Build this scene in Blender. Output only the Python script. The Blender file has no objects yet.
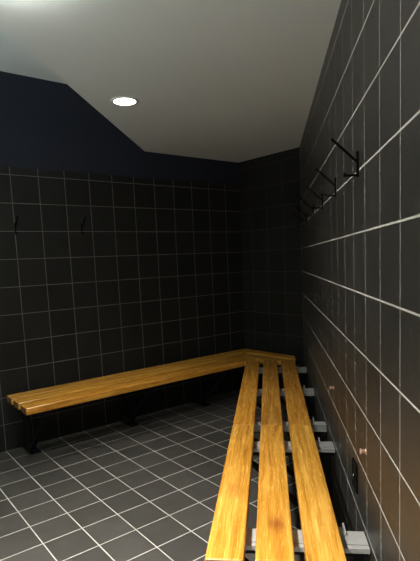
import bpy, bmesh, math, random
from mathutils import Vector, Matrix

random.seed(4)
SC = bpy.context.scene
COL = SC.collection
PI = math.pi

# ------------------------------------------------------------------ frame of the room
# x runs along the left wall (wall plane y = 0), z up; units are metres
H_LOW, H_HIGH = 2.28, 2.71
PANEL_ANG = -1.50352
PANEL_LEN = 0.75067
RIGHT_ANG = -2.35524
TILE = 0.2003
X_REAR = -5.2
E = Vector((math.cos(PANEL_ANG) * PANEL_LEN, math.sin(PANEL_ANG) * PANEL_LEN, 0))
PD = E.normalized()                                   # along the back panel
PN = Vector((PD.y, -PD.x, 0))                         # into the room, fixed below
if PN.dot(Vector((-1, 0, 0))) < 0:
    PN = -PN
RD = Vector((math.cos(RIGHT_ANG), math.sin(RIGHT_ANG), 0))
RN = Vector((RD.y, -RD.x, 0))                         # into the room
if RN.dot(Vector((-1, 1, 0))) < 0:
    RN = -RN


def right_pt(s, off, z=0.0):
    """s metres along the right wall from the back corner, off metres into the room"""
    return E + RD * s + RN * off + Vector((0, 0, z))


# ------------------------------------------------------------------ node helpers
def new_mat(name):
    m = bpy.data.materials.new(name)
    m.use_nodes = True
    nt = m.node_tree
    nt.nodes.clear()
    out = nt.nodes.new('ShaderNodeOutputMaterial')
    bs = nt.nodes.new('ShaderNodeBsdfPrincipled')
    nt.links.new(bs.outputs[0], out.inputs[0])
    return m, nt, bs


def L(nt, a, b):
    nt.links.new(a, b)


def math_node(nt, op, a, b=None, c=None):
    n = nt.nodes.new('ShaderNodeMath')
    n.operation = op
    for i, v in enumerate((a, b, c)):
        if v is None:
            continue
        if isinstance(v, (int, float)):
            n.inputs[i].default_value = v
        else:
            L(nt, v, n.inputs[i])
    return n.outputs[0]


def mix_col(nt, fac, a, b, blend='MIX'):
    n = nt.nodes.new('ShaderNodeMix')
    n.data_type = 'RGBA'
    n.blend_type = blend
    for sock, v in ((n.inputs[0], fac), (n.inputs[6], a), (n.inputs[7], b)):
        if isinstance(v, (int, float)):
            sock.default_value = v
        elif isinstance(v, tuple):
            sock.default_value = (*v, 1) if len(v) == 3 else v
        else:
            L(nt, v, sock)
    return n.outputs[2]


def noise(nt, vec, scale, detail=3, rough=0.55):
    n = nt.nodes.new('ShaderNodeTexNoise')
    n.inputs['Scale'].default_value = scale
    n.inputs['Detail'].default_value = detail
    n.inputs['Roughness'].default_value = rough
    if vec is not None:
        L(nt, vec, n.inputs['Vector'])
    return n


def mapping(nt, vec, scale=(1, 1, 1), loc=(0, 0, 0)):
    n = nt.nodes.new('ShaderNodeMapping')
    n.inputs['Scale'].default_value = scale
    n.inputs['Location'].default_value = loc
    L(nt, vec, n.inputs['Vector'])
    return n.outputs[0]


def tile_mat(name, axes, offset, tile_col, grout_col, rough, gws=(0.0045, 0.0045), col_above=None, spec=0.2, var=0.25):
    """square tiles in local metres; axes = which two local axes carry the grid"""
    m, nt, bs = new_mat(name)
    tc = nt.nodes.new('ShaderNodeTexCoord')
    sep = nt.nodes.new('ShaderNodeSeparateXYZ')
    L(nt, tc.outputs['Object'], sep.inputs[0])
    masks, ids = [], []
    for ax, of, gw in zip(axes, offset, gws):
        v = math_node(nt, 'SUBTRACT', sep.outputs[ax], of)
        v = math_node(nt, 'DIVIDE', v, TILE)
        ids.append(math_node(nt, 'FLOOR', v))
        f = math_node(nt, 'FRACT', v)
        d = math_node(nt, 'ABSOLUTE', math_node(nt, 'SUBTRACT', f, 0.5))
        # soft 0..1 ramp at the joint
        k = math_node(nt, 'SUBTRACT', d, 0.5 - gw / TILE / 2 - 0.002)
        k = math_node(nt, 'DIVIDE', k, 0.004)
        c = nt.nodes.new('ShaderNodeClamp')
        L(nt, k, c.inputs[0])
        masks.append(c.outputs[0])
    g = math_node(nt, 'MAXIMUM', masks[0], masks[1])
    comb = nt.nodes.new('ShaderNodeCombineXYZ')
    L(nt, ids[0], comb.inputs[0])
    L(nt, ids[1], comb.inputs[1])
    wn = nt.nodes.new('ShaderNodeTexWhiteNoise')
    L(nt, comb.outputs[0], wn.inputs['Vector'])
    n1 = noise(nt, tc.outputs['Object'], 9, 4)
    n2 = noise(nt, tc.outputs['Object'], 160, 2)
    vfac = math_node(nt, 'MULTIPLY_ADD', wn.outputs[0], var, 1 - var / 2)
    vfac = math_node(nt, 'MULTIPLY', vfac, math_node(nt, 'MULTIPLY_ADD', n1.outputs[0], 0.5, 0.75))
    vfac = math_node(nt, 'MULTIPLY', vfac, math_node(nt, 'MULTIPLY_ADD', n2.outputs[0], 0.3, 0.85))
    base = mix_col(nt, 1.0, tile_col, vfac, 'MULTIPLY')
    gn = noise(nt, tc.outputs['Object'], 3.5, 2)
    gcol = mix_col(nt, gn.outputs[0], tuple(c * 0.6 for c in grout_col), tuple(min(1, c * 1.35) for c in grout_col))
    colr = mix_col(nt, g, base, gcol)
    rgh = math_node(nt, 'MULTIPLY_ADD', g, 0.9 - rough, rough)
    rgh = math_node(nt, 'ADD', rgh, math_node(nt, 'MULTIPLY_ADD', n1.outputs[0], 0.12, -0.06))
    hgt = math_node(nt, 'SUBTRACT', math_node(nt, 'MULTIPLY', n2.outputs[0], 0.04), g)
    if col_above is not None:
        z, pcol = col_above
        t = math_node(nt, 'GREATER_THAN', sep.outputs[2], z)  # flat colour replaces the tile grid above this height
        colr = mix_col(nt, t, colr, pcol)
        rgh = math_node(nt, 'MAXIMUM', rgh, math_node(nt, 'MULTIPLY', t, 0.8))
        hgt = math_node(nt, 'MULTIPLY', hgt, math_node(nt, 'SUBTRACT', 1.0, t))
    L(nt, colr, bs.inputs['Base Color'])
    L(nt, rgh, bs.inputs['Roughness'])
    bs.inputs['Specular IOR Level'].default_value = spec
    bmp = nt.nodes.new('ShaderNodeBump')
    bmp.inputs['Strength'].default_value = 0.35
    bmp.inputs['Distance'].default_value = 0.001
    L(nt, hgt, bmp.inputs['Height'])
    L(nt, bmp.outputs[0], bs.inputs['Normal'])
    return m


def paint_mat(name, col, rough=0.85):
    m, nt, bs = new_mat(name)
    tc = nt.nodes.new('ShaderNodeTexCoord')
    n = noise(nt, tc.outputs['Object'], 2.2, 3)
    c = mix_col(nt, n.outputs[0], tuple(v * 0.95 for v in col), tuple(min(1, v * 1.05) for v in col))
    L(nt, c, bs.inputs['Base Color'])
    bs.inputs['Roughness'].default_value = rough
    b = nt.nodes.new('ShaderNodeBump')
    b.inputs['Strength'].default_value = 0.05
    b.inputs['Distance'].default_value = 0.001
    n2 = noise(nt, tc.outputs['Object'], 220, 2)
    L(nt, n2.outputs[0], b.inputs['Height'])
    L(nt, b.outputs[0], bs.inputs['Normal'])
    return m


def metal_mat(name, col, rough, metallic, scale=60):
    m, nt, bs = new_mat(name)
    tc = nt.nodes.new('ShaderNodeTexCoord')
    n = noise(nt, tc.outputs['Object'], scale, 3)
    c = mix_col(nt, n.outputs[0], tuple(v * 0.82 for v in col), tuple(min(1, v * 1.12) for v in col))
    L(nt, c, bs.inputs['Base Color'])
    L(nt, math_node(nt, 'MULTIPLY_ADD', n.outputs[0], 0.2, rough - 0.1), bs.inputs['Roughness'])
    bs.inputs['Metallic'].default_value = metallic
    bs.inputs['Specular IOR Level'].default_value = 0.12 if sum(col) < 0.05 else 0.5
    return m


def wood_mat(name, tint=(1, 1, 1), seed=0.0, knots=()):
    """oiled hardwood slat; the slat's length is its local x"""
    m, nt, bs = new_mat(name)
    tc = nt.nodes.new('ShaderNodeTexCoord')
    P = tc.outputs['Object']
    warp = noise(nt, mapping(nt, P, (1.3, 5, 5), (seed, seed * 2.3, 0)), 1.6, 3)
    add = nt.nodes.new('ShaderNodeVectorMath')
    add.operation = 'MULTIPLY_ADD'
    L(nt, warp.outputs['Color'], add.inputs[0])
    add.inputs[1].default_value = (0.0, 0.045, 0.03)
    L(nt, P, add.inputs[2])
    v = add.outputs[0]
    grain = noise(nt, mapping(nt, v, (2.2, 48, 48), (seed * 3.1, seed, seed)), 1.0, 5, 0.6)
    fine = noise(nt, mapping(nt, v, (9, 260, 260), (seed, seed * 5, 0)), 1.0, 3, 0.6)
    fleck = noise(nt, mapping(nt, v, (26, 150, 150), (seed * 2, 0, seed)), 1.0, 2, 0.5)
    broad = noise(nt, mapping(nt, P, (1.5, 4, 4), (seed * 7, seed, 0)), 1.5, 2)
    dark = (0.30 * tint[0], 0.115 * tint[1], 0.013 * tint[2])
    mid = (0.53 * tint[0], 0.245 * tint[1], 0.031 * tint[2])
    lite = (0.76 * tint[0], 0.43 * tint[1], 0.09 * tint[2])
    rmp = nt.nodes.new('ShaderNodeValToRGB')
    cr = rmp.color_ramp
    cr.elements[0].position, cr.elements[0].color = 0.28, (*dark, 1)
    cr.elements[1].position, cr.elements[1].color = 0.74, (*lite, 1)
    e = cr.elements.new(0.48)
    e.color = (*mid, 1)
    L(nt, grain.outputs[0], rmp.inputs[0])
    c = mix_col(nt, 0.12, rmp.outputs[0], mid)
    fl = nt.nodes.new('ShaderNodeMapRange')
    fl.inputs['From Min'].default_value, fl.inputs['From Max'].default_value = 0.60, 0.74
    L(nt, fleck.outputs[0], fl.inputs['Value'])
    c = mix_col(nt, math_node(nt, 'MULTIPLY', fl.outputs[0], 0.5), c, lite)
    c = mix_col(nt, 1.0, c, math_node(nt, 'MULTIPLY_ADD', fine.outputs[0], 0.8, 0.6), 'MULTIPLY')
    c = mix_col(nt, 1.0, c, math_node(nt, 'MULTIPLY_ADD', broad.outputs[0], 0.5, 0.75), 'MULTIPLY')
    for kx, ky, rx, ry, amt in knots:
        mv = mapping(nt, v, (1 / rx, 1 / ry, 1 / ry), (-kx / rx, -(ky + 0.022) / ry, -0.6))
        mvx = nt.nodes.new('ShaderNodeSeparateXYZ')
        L(nt, mv, mvx.inputs[0])
        r2 = math_node(nt, 'ADD', math_node(nt, 'MULTIPLY', mvx.outputs[0], mvx.outputs[0]),
                       math_node(nt, 'MULTIPLY', mvx.outputs[1], mvx.outputs[1]))
        k = math_node(nt, 'MULTIPLY', math_node(nt, 'EXPONENT', math_node(nt, 'MULTIPLY', r2, -1.0)), amt)
        c = mix_col(nt, k, c, (0.20, 0.05, 0.012))
    L(nt, c, bs.inputs['Base Color'])
    L(nt, math_node(nt, 'MULTIPLY_ADD', fine.outputs[0], 0.16, 0.17), bs.inputs['Roughness'])
    bs.inputs['Specular IOR Level'].default_value = 0.5
    b = nt.nodes.new('ShaderNodeBump')
    b.inputs['Strength'].default_value = 0.25
    b.inputs['Distance'].default_value = 0.0008
    L(nt, fine.outputs[0], b.inputs['Height'])
    L(nt, b.outputs[0], bs.inputs['Normal'])
    return m


TILE_BLACK = (0.013, 0.0128, 0.0115)
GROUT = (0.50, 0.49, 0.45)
GROUT_SHADED = (0.12, 0.118, 0.108)  # same grout, darkened to carry the left wall's weaker light
GROUT_DEEP_SHADE = (0.055, 0.054, 0.050)  # same grout, darkened further for the shade of the back corner
NAVY = (0.018, 0.021, 0.032)
MAT = {}
MAT['floor'] = tile_mat('floor_tile', (0, 1), (-2.18962, 0.02914), (0.059, 0.0555, 0.049), (0.50, 0.48, 0.44), 0.5, (0.0050, 0.0050))
MAT['wall_left'] = tile_mat('wall_tile_left', (0, 2), (-2.18962, 0.0015), TILE_BLACK, GROUT_SHADED, 0.52, (0.0045, 0.0045),
                            col_above=(2.06, NAVY))
MAT['wall_back'] = tile_mat('wall_tile_back', (0, 2), (0.15, 0.0015), TILE_BLACK, GROUT_DEEP_SHADE, 0.52, (0.0045, 0.0045))
MAT['wall_right'] = tile_mat('wall_tile_right_lit', (0, 2), (0.01899, 0.0015), (0.031, 0.030, 0.0262), GROUT, 0.42, (0.0032, 0.0052), spec=0.28)  # same black tile, lightened to stand in for stronger light on this wall
MAT['ceiling'] = paint_mat('ceiling_paint', (0.64, 0.70, 0.69))
MAT['rear'] = paint_mat('rear_paint', (0.20, 0.20, 0.20))
MAT['steel'] = metal_mat('grey_steel', (0.36, 0.36, 0.345), 0.5, 0.2)
MAT['black'] = metal_mat('black_steel', (0.009, 0.009, 0.009), 0.6, 0.0)
MAT['hook'] = metal_mat('hook_black', (0.002, 0.002, 0.002), 0.75, 0.0)
MAT['copper'] = metal_mat('copper', (0.70, 0.45, 0.33), 0.4, 0.5)
MAT['bolt'] = metal_mat('copper_bolt', (0.55, 0.22, 0.16), 0.4, 0.2)
MAT['plastic'] = metal_mat('black_plastic', (0.003, 0.003, 0.003), 0.75, 0.0)
MAT['end_shade'] = metal_mat('end_shade', (0.15, 0.070, 0.022), 0.7, 0.0, 140)  # shade put into the colour of the slat ends
MAT['white_trim'] = metal_mat('white_trim', (0.72, 0.72, 0.70), 0.5, 0.0)


def emit_mat(name, col, strength):
    m = bpy.data.materials.new(name)
    m.use_nodes = True
    nt = m.node_tree
    nt.nodes.clear()
    out = nt.nodes.new('ShaderNodeOutputMaterial')
    em = nt.nodes.new('ShaderNodeEmission')
    em.inputs[0].default_value = (*col, 1)
    em.inputs[1].default_value = strength
    nt.links.new(em.outputs[0], out.inputs[0])
    return m


MAT['lens'] = emit_mat('lamp_lens', (1.0, 0.97, 0.90), 14.0)
MAT['bulb'] = emit_mat('fill_bulb', (0.86, 0.96, 1.0), 6.0)  # glow of the added fill uplighters


# ------------------------------------------------------------------ mesh helpers
def link(name, bm, mat, parent=None, matrix=None, smooth=False):
    bmesh.ops.recalc_face_normals(bm, faces=bm.faces[:])
    me = bpy.data.meshes.new(name)
    bm.to_mesh(me)
    bm.free()
    if smooth:
        for p in me.polygons:
            p.use_smooth = True
    me.materials.append(mat)
    o = bpy.data.objects.new(name, me)
    COL.objects.link(o)
    if matrix is not None:
        o.matrix_local = matrix
    if parent is not None:
        o.parent = parent
    return o


def prism(bm, poly, z0, z1):
    lo = [bm.verts.new((p[0], p[1], z0)) for p in poly]
    hi = [bm.verts.new((p[0], p[1], z1)) for p in poly]
    n = len(poly)
    bm.faces.new(lo[::-1])
    bm.faces.new(hi)
    for i in range(n):
        bm.faces.new((lo[i], lo[(i + 1) % n], hi[(i + 1) % n], hi[i]))


def box(bm, x0, x1, y0, y1, z0, z1):
    prism(bm, [(x0, y0), (x1, y0), (x1, y1), (x0, y1)], z0, z1)


def bar(bm, a, b, w, t, up=Vector((0, 0, 1))):
    """square-section bar from a to b, w wide (sideways) and t thick"""
    a, b = Vector(a), Vector(b)
    d = (b - a).normalized()
    side = d.cross(up)
    if side.length < 1e-4:
        side = d.cross(Vector((1, 0, 0)))
    side.normalize()
    u = side.cross(d).normalized()
    vs = []
    for p in (a, b):
        for sx, sy in ((-1, -1), (1, -1), (1, 1), (-1, 1)):
            vs.append(bm.verts.new(p + side * (sx * w / 2) + u * (sy * t / 2)))
    for f in ((0, 1, 2, 3), (7, 6, 5, 4), (0, 4, 5, 1), (1, 5, 6, 2), (2, 6, 7, 3), (3, 7, 4, 0)):
        bm.faces.new([vs[i] for i in f])


def bevel(bm, w, seg=2):
    bmesh.ops.bevel(bm, geom=bm.edges[:], offset=w, segments=seg, affect='EDGES', profile=0.5)


def lathe(bm, profile, n=40):
    """profile of (radius, z) turned about z; a closed loop when first == last"""
    rings = []
    for r, z in profile:
        rings.append([bm.verts.new((r * math.cos(2 * PI * i / n), r * math.sin(2 * PI * i / n), z)) for i in range(n)]
                     if r > 1e-6 else [bm.verts.new((0, 0, z))])
    for a, b in zip(rings, rings[1:]):
        if len(a) == 1 and len(b) == 1:
            continue
        for i in range(n):
            j = (i + 1) % n
            if len(a) == 1:
                bm.faces.new((a[0], b[i], b[j]))
            elif len(b) == 1:
                bm.faces.new((a[i], a[j], b[0]))
            else:
                bm.faces.new((a[i], a[j], b[j], b[i]))


def frame_matrix(origin, xdir, ydir):
    zdir = Vector((0, 0, 1))
    m = Matrix.Identity(4)
    for i, v in enumerate((xdir, ydir, zdir, origin)):
        m[0][i], m[1][i], m[2][i] = v.x, v.y, v.z
    return m


def empty(name, label, cat, matrix, group=None):
    o = bpy.data.objects.new(name, None)
    o.empty_display_size = 0.1
    COL.objects.link(o)
    o.matrix_world = matrix
    tag(o, label, cat, group)
    return o


def tag(o, label, cat, group=None):
    o['label'] = label
    o['category'] = cat
    if group:
        o['group'] = group


def structure(name, bm, mat, matrix=None):
    o = link(name, bm, mat, None, matrix)
    o['kind'] = 'structure'
    return o


def copy_thing(src, matrix, label):
    r = src.copy()
    COL.objects.link(r)
    r.matrix_world = matrix
    r['label'] = label
    for ch in src.children:
        c = ch.copy()
        COL.objects.link(c)
        c.parent = r
        for g in ch.children:
            d = g.copy()
            COL.objects.link(d)
            d.parent = c
    return r


# ------------------------------------------------------------------ the room shell
S_REAR = (X_REAR - E.x) / RD.x                        # where the right wall meets the rear wall
REAR_R = right_pt(S_REAR, 0)
T = 0.12
CREASE_X = -1.0615                                    # lower ceiling's edge leaves the left wall here
CREASE = Vector((CREASE_X, 0, 0))
CR_REAR = CREASE + RD * ((X_REAR - CREASE_X) / RD.x)

bm = bmesh.new()
prism(bm, [(0, 0), (E.x, E.y), (REAR_R.x, REAR_R.y), (X_REAR, 0)], -0.1, 0.0)
structure('floor', bm, MAT['floor'])

bm = bmesh.new()
box(bm, X_REAR - T, 0.12, 0, T, -0.1, H_HIGH + 0.1)
structure('wall_left', bm, MAT['wall_left'])

# back panel: local x along the panel, local y outwards
bm = bmesh.new()
box(bm, -0.06, PANEL_LEN + 0.06, 0, T, -0.1, H_HIGH + 0.1)
structure('wall_back', bm, MAT['wall_back'], frame_matrix(Vector((0, 0, 0)), PD, -PN))

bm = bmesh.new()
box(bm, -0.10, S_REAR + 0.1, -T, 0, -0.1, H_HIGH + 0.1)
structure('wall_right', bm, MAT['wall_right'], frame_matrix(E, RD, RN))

bm = bmesh.new()
box(bm, X_REAR - T, X_REAR, REAR_R.y - 0.1, 0.0, -0.1, H_HIGH + 0.1)
structure('wall_rear', bm, MAT['rear'])

bm = bmesh.new()
prism(bm, [(0, 0), (E.x, E.y), (REAR_R.x, REAR_R.y), (X_REAR, CR_REAR.y), (CREASE_X, 0)], H_LOW, H_HIGH)
structure('ceiling', bm, MAT['ceiling'])
bm = bmesh.new()
prism(bm, [(CREASE_X, 0), (X_REAR, CR_REAR.y), (X_REAR, 0)], H_HIGH, H_HIGH + 0.1)
structure('ceiling_upper', bm, MAT['ceiling'])

# ------------------------------------------------------------------ benches
Z_TOP, TH = 0.44, 0.048
W, GAP, OFF = 0.118, 0.034, 0.097
OFFS = [OFF + i * (W + GAP) for i in range(3)]
OFFS_L = [0.085 + i * (W + 0.046) for i in range(3)]


def slat(parent, poly, mat, name='slat'):
    """poly in the bench's own x/y; the slat's top is Z_TOP"""
    bm = bmesh.new()
    prism(bm, poly, Z_TOP - TH, Z_TOP)
    bevel(bm, 0.006, 3)
    bm.normal_update()
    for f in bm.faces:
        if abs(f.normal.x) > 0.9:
            f.material_index = 1                      # slat ends coloured dark to stand in for their shade
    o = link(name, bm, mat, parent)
    o.data.materials.append(MAT['end_shade'])
    return o


def support(parent, x, wide=True, plate='steel'):
    """cantilever frame at bench-local x; local y = distance from the wall"""
    zt = Z_TOP - TH - 0.002
    bm = bmesh.new()
    if wide:
        box(bm, x - 0.05, x + 0.028, 0.004, 0.50, zt - 0.006, zt)
        box(bm, x + 0.032, x + 0.052, 0.004, 0.50, zt - 0.006, zt)
        box(bm, x + 0.046, x + 0.052, 0.004, 0.50, zt - 0.016, zt - 0.006)
    else:
        box(bm, x - 0.028, x + 0.028, 0.004, 0.50, zt - 0.004, zt)
        box(bm, x + 0.0255, x + 0.028, 0.004, 0.50, zt - 0.040, zt - 0.004)
    link('support_plate', bm, MAT[plate], parent)
    bm = bmesh.new()
    bar(bm, (x, 0.004, zt - 0.026), (x, 0.505, zt - 0.026), 0.05, 0.04)
    bevel(bm, 0.003)
    link('support_arm', bm, MAT['black'], parent)
    bm = bmesh.new()
    bar(bm, (x, 0.03, 0.006), (x, 0.03, zt - 0.046), 0.04, 0.03, Vector((0, 1, 0)))
    bevel(bm, 0.003)
    link('rear_post', bm, MAT['black'], parent)
    bm = bmesh.new()
    bar(bm, (x, 0.115, 0.012), (x, 0.47, zt - 0.042), 0.035, 0.02)
    bevel(bm, 0.002)
    link('brace', bm, MAT['black'], parent)
    bm = bmesh.new()
    box(bm, x - 0.04, x + 0.04, 0.006, 0.185, 0.0, 0.007)
    link('foot_plate', bm, MAT['black'], parent)
    # slat clip by the wall, standing up beside the rearmost slat
    bm = bmesh.new()
    box(bm, x - 0.085, x - 0.02, 0.066, 0.071, zt - 0.004, zt + 0.010)
    box(bm, x - 0.085, x - 0.02, 0.071, 0.098, zt - 0.0095, zt - 0.0065)
    link('slat_clip', bm, MAT[plate], parent)
    # fixing bolt hanging below the middle gap, just past the arm
    bm = bmesh.new()
    lathe(bm, [(0, 0), (0.010, 0), (0.010, 0.014), (0.006, 0.014), (0.006, 0.05), (0, 0.05)], 14)
    bmesh.ops.translate(bm, verts=bm.verts[:], vec=(x - 0.068, 0.352, zt - 0.055))
    link('fixing_bolt', bm, MAT['bolt'], parent, smooth=False)


WOOD = {k: wood_mat('oiled_wood_' + k, *a) for k, a in {
    'amber': ((1.0, 1.0, 1.0), 1.7),
    'honey': ((1.06, 1.08, 1.1), 4.3),
    'russet': ((0.96, 0.90, 0.86), 7.9),
    'tan': ((0.93, 0.95, 1.05), 11.2),
    'brown': ((0.80, 0.76, 0.86), 13.7),
    'umber': ((0.86, 0.82, 0.86), 17.1),
}.items()}
WOOD['knotty'] = wood_mat('oiled_wood_knotty', (1.0, 0.97, 0.93), 2.9, [(2.84, 0.30, 0.045, 0.024, 0.8), (2.30, 0.33, 0.10, 0.02, 0.2)])
WOOD['streaked'] = wood_mat('oiled_wood_streaked', (0.99, 0.98, 0.95), 5.6, [(2.60, 0.46, 0.06, 0.035, 0.35)])

MR = frame_matrix(E, RD, RN)                          # bench-local frame along the right wall
S_END, S_JOIN, S_BACK = 3.042, 1.868, 0.212

near = empty('bench', 'near section of the slatted wooden bench along the right wall', 'bench', MR,
             'slatted wooden bench sections round the walls')
for o0, mt in zip(OFFS, ('honey', 'knotty', 'streaked')):
    slat(near, [(S_JOIN + .0012, o0), (S_END, o0), (S_END, o0 + W), (S_JOIN + .0012, o0 + W)], WOOD[mt])
support(near, 2.838)
support(near, 2.024)

far = empty('bench', 'middle section of the slatted right-hand bench, between near section and dark corner', 'bench', MR,
            'slatted wooden bench sections round the walls')
for o0, mt in zip(OFFS, ('umber', 'brown', 'russet')):
    slat(far, [(S_BACK, o0), (S_JOIN - .0012, o0), (S_JOIN - .0012, o0 + W), (S_BACK, o0 + W)], WOOD[mt])
support(far, 1.70, False)
support(far, 0.99, False)
support(far, 0.30, False)


def clip_poly(poly, p0, n):
    """keep the side of the line through p0 where (p-p0).n >= 0"""
    out = []
    for i, a in enumerate(poly):
        b = poly[(i + 1) % len(poly)]
        da, db = (a - p0).dot(n), (b - p0).dot(n)
        if da >= 0:
            out.append(a)
        if da * db < 0:
            out.append(a + (b - a) * (da / (da - db)))
    return out


# left bench: local x runs from the back corner leftwards, local y = distance from the wall
ML = frame_matrix(Vector((0, 0, 0)), Vector((-1, 0, 0)), Vector((0, -1, 0)))
left = empty('bench', 'long slatted wooden bench against the left wall, open end at far left', 'bench', ML,
             'slatted wooden bench sections round the walls')
MLi = ML.inverted()
mit = (PD + Vector((-1, 0, 0))).normalized()          # the mitre runs along the corner's bisector
mit_l = (MLi.to_3x3() @ mit)
nl = Vector((mit_l.y, -mit_l.x, 0))
if nl.x < 0:
    nl = -nl
for o0, mt in zip(OFFS_L, ('tan', 'amber', 'russet')):
    poly = [Vector((-0.2, o0, 0)), Vector((2.375, o0, 0)), Vector((2.375, o0 + W, 0)), Vector((-0.2, o0 + W, 0))]
    slat(left, clip_poly(poly, nl * 0.0008, nl), WOOD[mt])
support(left, 2.235, False, 'black')
support(left, 1.42, False, 'black')
support(left, 0.66, False, 'black')

# corner section in front of the back panel
MP = frame_matrix(Vector((0, 0, 0)), PD, PN)
corner = empty('bench', 'short mitred wooden bench section in the dark far corner, under the back panel', 'bench', MP,
               'slatted wooden bench sections round the walls')
MPi3 = MP.inverted().to_3x3()
mit_p = MPi3 @ mit
npn = Vector((mit_p.y, -mit_p.x, 0))
if npn.x < 0:
    npn = -npn
rd_p, e_p = MPi3 @ RD, MP.inverted() @ right_pt(S_BACK - 0.0015, 0)
rn_p, ew_p = MPi3 @ RN, MP.inverted() @ right_pt(0, 0.085)
for o0, mt in zip(OFFS_L, ('russet', 'tan', 'amber')):
    poly = [Vector((-0.2, o0, 0)), Vector((1.4, o0, 0)), Vector((1.4, o0 + W, 0)), Vector((-0.2, o0 + W, 0))]
    poly = clip_poly(poly, npn * 0.0008, npn)
    poly = clip_poly(poly, e_p, -rd_p)
    poly = clip_poly(poly, ew_p, rn_p)
    if len(poly) >= 3:
        slat(corner, poly, WOOD[mt])
support(corner, 0.40, False, 'black')

# ------------------------------------------------------------------ coat hooks
HOOK_CAT, HOOK_GRP = 'coat hook', 'black coat hooks on the tiled walls'


def make_hook(matrix, label):
    h = empty('coat_hook', label, HOOK_CAT, matrix, HOOK_GRP)
    # local y = out of the wall, origin on the wall at the lower prong
    bm = bmesh.new()
    box(bm, -0.0045, 0.0045, 0.0, 0.008, -0.006, 0.075)
    bevel(bm, 0.0012)
    link('back_plate', bm, MAT['hook'], h)
    bm = bmesh.new()
    bar(bm, (0, 0.004, 0.040), (0, 0.086, 0.120), 0.008, 0.008)
    bevel(bm, 0.0012)
    link('upper_prong', bm, MAT['hook'], h)
    bm = bmesh.new()
    bar(bm, (0, 0.004, 0.0), (0, 0.047, 0.0005), 0.008, 0.007)
    bar(bm, (0, 0.045, -0.0035), (0, 0.045, 0.009), 0.008, 0.006, Vector((0, 1, 0)))
    link('lower_prong', bm, MAT['hook'], h)
    return h


ZH = 1.588


def hook_right(s):
    return frame_matrix(right_pt(s, 0.0, ZH), RD, RN)


def hook_left(x):
    return frame_matrix(Vector((x, 0.0, ZH)), Vector((-1, 0, 0)), Vector((0, -1, 0)))


h0 = make_hook(hook_right(2.73), 'nearest black coat hook on the right wall, its long prong jutting up and out')
for s, lb in ((2.215, 'second black coat hook on the right wall, counting from the viewer'),
              (1.705, 'third black coat hook on the right wall, counting from the viewer'),
              (1.195, 'fourth black coat hook on the right wall, third from the corner'),
              (0.685, 'fifth black coat hook on the right wall, second from the dark corner'),
              (0.175, 'last black coat hook on the right wall, nearest the dark corner')):
    copy_thing(h0, hook_right(s), lb)
copy_thing(h0, hook_left(-2.187), 'black coat hook on the left wall, the left one near the picture edge')
copy_thing(h0, hook_left(-1.68), 'black coat hook on the left wall, the right one of the pair')


# ------------------------------------------------------------------ copper stubs and outlet on the right wall
def make_stub(matrix, label):
    t = empty('pipe_stub', label, 'pipe stub', matrix, 'copper pipe stubs in the right wall')
    ry = Matrix.Rotation(-PI / 2, 4, 'X')
    bm = bmesh.new()
    lathe(bm, [(0.0, 0.0), (0.0065, 0.0), (0.0065, 0.010), (0.0095, 0.016), (0.0095, 0.018), (0.0055, 0.018), (0.005, 0.008), (0, 0.008)], 20)
    bmesh.ops.transform(bm, matrix=ry, verts=bm.verts[:])
    link('pipe', bm, MAT['copper'], t, smooth=True)
    bm = bmesh.new()
    lathe(bm, [(0.0068, 0.0), (0.010, 0.0), (0.0095, 0.002), (0.0068, 0.0025), (0.0068, 0.0)], 20)
    bmesh.ops.transform(bm, matrix=ry, verts=bm.verts[:])
    link('collar', bm, MAT['copper'], t, smooth=True)
    return t


st = make_stub(frame_matrix(right_pt(2.81, 0, 0.684), RD, RN), 'copper pipe stub in the right wall nearer the viewer, above the black outlet')
copy_thing(st, frame_matrix(right_pt(2.032, 0, 0.686), RD, RN), 'copper pipe stub in the right wall farther away, towards the corner')

out = empty('wall_outlet', 'small black outlet box low on the right wall below the nearer copper stub', 'outlet',
            frame_matrix(right_pt(2.625, 0, 0.515), RD, RN))
bm = bmesh.new()
box(bm, -0.042, 0.042, 0, 0.009, -0.052, 0.052)
bevel(bm, 0.002)
link('cover_plate', bm, MAT['plastic'], out)
bm = bmesh.new()
lathe(bm, [(0, 0), (0.02, 0), (0.02, 0.003), (0.017, 0.003), (0.015, -0.001), (0, -0.001)], 24)
bmesh.ops.transform(bm, matrix=Matrix.Translation((0, 0.0095, 0)) @ Matrix.Rotation(-PI / 2, 4, 'X'), verts=bm.verts[:])
link('socket', bm, MAT['black'], out)
bm = bmesh.new()
lathe(bm, [(0, 0), (0.004, 0), (0.003, 0.002), (0, 0.002)], 10)
bmesh.ops.transform(bm, matrix=Matrix.Translation((0, 0.0095, 0)) @ Matrix.Rotation(-PI / 2, 4, 'X'), verts=bm.verts[:])
link('screw', bm, MAT['steel'], out)

# ------------------------------------------------------------------ ceiling downlight and lamp, plus added unseen fill lamps
LAMP = dict(l1=68, l2=140, l2w=45, l3=830, l4=3300, d2=165, d3=60, d4=5, u1=320, u2=270)
SPOT_COL = (1.0, 0.955, 0.88)
MAT['opal'] = emit_mat('opal_diffuser', (1.0, 0.965, 0.89), LAMP['d2'])
MAT['opal_bright'] = emit_mat('opal_diffuser_bright', (1.0, 0.965, 0.89), LAMP['d3'])
MAT['opal_dim'] = emit_mat('opal_diffuser_dim', (1.0, 0.965, 0.89), LAMP['d4'])


def beam(s, watts, cone, drop):
    l = bpy.data.lights.new('lamp_beam', 'SPOT')
    l.energy = watts
    l.color = SPOT_COL
    l.spot_size = math.radians(cone)
    l.spot_blend = 1.0
    l.shadow_soft_size = 0.055
    o = bpy.data.objects.new('lamp_beam', l)
    COL.objects.link(o)
    o.location = right_pt(s, 1.105, H_LOW - drop)


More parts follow.
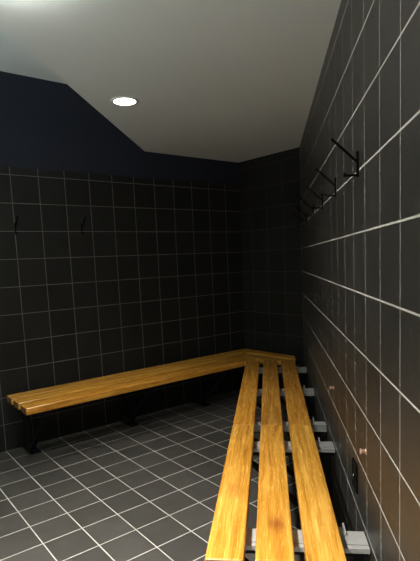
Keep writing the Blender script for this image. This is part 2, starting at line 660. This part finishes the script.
def make_downlight(s, label, watts, cone):
    d = empty('ceiling_downlight', label, 'downlight', frame_matrix(right_pt(s, 1.105, H_LOW), RD, RN))
    bm = bmesh.new()
    lathe(bm, [(0.063, 0.0), (0.083, 0.0), (0.082, -0.003), (0.070, -0.006), (0.064, -0.005), (0.063, 0.0)], 48)
    link('trim_ring', bm, MAT['white_trim'], d, smooth=True)
    bm = bmesh.new()
    lathe(bm, [(0, -0.0008), (0.063, -0.0008), (0.063, -0.0035), (0.03, -0.006), (0, -0.0068)], 48)
    link('lens', bm, MAT['lens'], d, smooth=True)
    beam(s, watts, cone, 0.012)
    return d


def make_dome(s, label, glow):
    """surface-mounted round opal lamp"""
    d = empty('ceiling_lamp', label, 'ceiling lamp', frame_matrix(right_pt(s, 1.105, H_LOW), RD, RN),
              'round opal lamps on the ceiling out of view')
    bm = bmesh.new()
    lathe(bm, [(0.098, 0.0), (0.115, 0.0), (0.115, -0.010), (0.098, -0.012), (0.098, 0.0)], 48)
    link('trim_ring', bm, MAT['white_trim'], d, smooth=True)
    bm = bmesh.new()
    lathe(bm, [(0, -0.001), (0.097, -0.001)] + [(0.097 * math.cos(t), -0.008 - 0.030 * math.sin(t)) for t in (0.0, .3, .6, .9, 1.2)] + [(0, -0.038)], 32)
    link('diffuser', bm, MAT[glow], d, smooth=True)
    return d


make_downlight(1.53, 'bright round recessed downlight in the lower white ceiling', LAMP['l1'], 86)
make_dome(2.81, 'round opal ceiling lamp just above the top left of the picture', 'opal')
make_dome(4.15, 'added opal fill lamp on the ceiling, unseen, level with the viewer', 'opal_bright')  # unseen, added to brighten bench and right wall
make_dome(5.4, 'added opal fill lamp on the ceiling, unseen, behind the viewer', 'opal_dim')  # unseen, added for its bounce onto the ceiling
for s, w_, cone in ((2.86, LAMP['l2'], 80), (2.86, LAMP['l2w'], 120), (4.15, LAMP['l3'], 110), (5.4, LAMP['l4'], 104)):  # beams under the lamps; those beside and behind the viewer are added fill
    beam(s, w_, cone, 0.045)


def make_fill_uplighter(y, label, watts):
    """added half-bowl fill lamp, unseen on the rear wall, to brighten the ceiling"""
    m = frame_matrix(Vector((X_REAR, y, 1.52)), Vector((0, 1, 0)), Vector((1, 0, 0)))
    d = empty('fill_uplighter', label, 'fill lamp', m, 'added fill uplighters behind the viewer')
    bm = bmesh.new()
    lathe(bm, [(0.13, 0.09), (0.115, 0.04), (0.07, 0.0), (0, -0.012), (0, -0.004), (0.066, 0.008), (0.108, 0.045), (0.122, 0.09), (0.13, 0.09)], 40)
    bmesh.ops.bisect_plane(bm, geom=bm.verts[:] + bm.edges[:] + bm.faces[:], plane_co=(0, 0.001, 0), plane_no=(0, 1, 0), clear_inner=True)
    link('bowl', bm, MAT['white_trim'], d, smooth=True)
    bm = bmesh.new()
    lathe(bm, [(0, 0.02), (0.03, 0.025), (0.038, 0.05), (0.03, 0.075), (0, 0.085)], 24)
    bmesh.ops.translate(bm, verts=bm.verts[:], vec=(0, 0.055, 0))
    link('bulb', bm, MAT['bulb'], d, smooth=True)
    l = bpy.data.lights.new('fill_beam', 'SPOT')  # added fill aimed at the ceiling, no such source in view
    l.energy = watts
    l.color = (0.86, 0.97, 0.98)
    l.spot_size = math.radians(96)
    l.spot_blend = 1.0
    l.shadow_soft_size = 0.05
    o = bpy.data.objects.new('fill_beam', l)
    COL.objects.link(o)
    o.location = m @ Vector((0, 0.07, 0.12))
    aim = Vector((0.66, 0.07, 0.75))
    o.rotation_euler = aim.to_track_quat('-Z', 'Y').to_euler()
    return d


make_fill_uplighter(-1.3, 'added half-bowl fill uplighter behind the viewer, nearer the left wall', LAMP['u1'])
make_fill_uplighter(-3.1, 'added half-bowl fill uplighter behind the viewer, nearer the right wall', LAMP['u2'])

# ------------------------------------------------------------------ camera
F_PX, PITCH, ROLL, YAW = 478.9519, -0.11336, -0.04377, 0.91068
cam = bpy.data.cameras.new('camera')
cam.sensor_fit = 'VERTICAL'
cam.sensor_height = 24.0
cam.lens = F_PX * 24.0 / 561.0
cam.shift_y = (315.08 - 280.5) / 561.0
cam.clip_start = 0.02
co = bpy.data.objects.new('camera', cam)
COL.objects.link(co)
Fw = Vector((math.cos(YAW) * math.cos(PITCH), math.sin(YAW) * math.cos(PITCH), math.sin(PITCH)))
Rt = Vector((math.sin(YAW), -math.cos(YAW), 0))
Up = Rt.cross(Fw)
c, s_ = math.cos(ROLL), math.sin(ROLL)
R2, U2 = Rt * c + Up * s_, Up * c - Rt * s_
mw = Matrix.Identity(4)
for i, v in enumerate((R2, U2, -Fw, Vector((-3.25668, -3.63457, 1.33279)))):
    mw[0][i], mw[1][i], mw[2][i] = v.x, v.y, v.z
co.matrix_world = mw
SC.camera = co

# ------------------------------------------------------------------ world and view
w = bpy.data.worlds.new('world')
w.use_nodes = True
w.node_tree.nodes['Background'].inputs[0].default_value = (0.0, 0.0, 0.0, 1)
w.node_tree.nodes['Background'].inputs[1].default_value = 0.0
SC.world = w
vs = SC.view_settings
vs.view_transform = 'Standard'
vs.look = 'None'
vs.exposure = 0.2
vs.gamma = 1.0
vs.use_curve_mapping = False
SC.cycles.max_bounces = 10
SC.cycles.diffuse_bounces = 6
SC.cycles.sample_clamp_indirect = 6.0
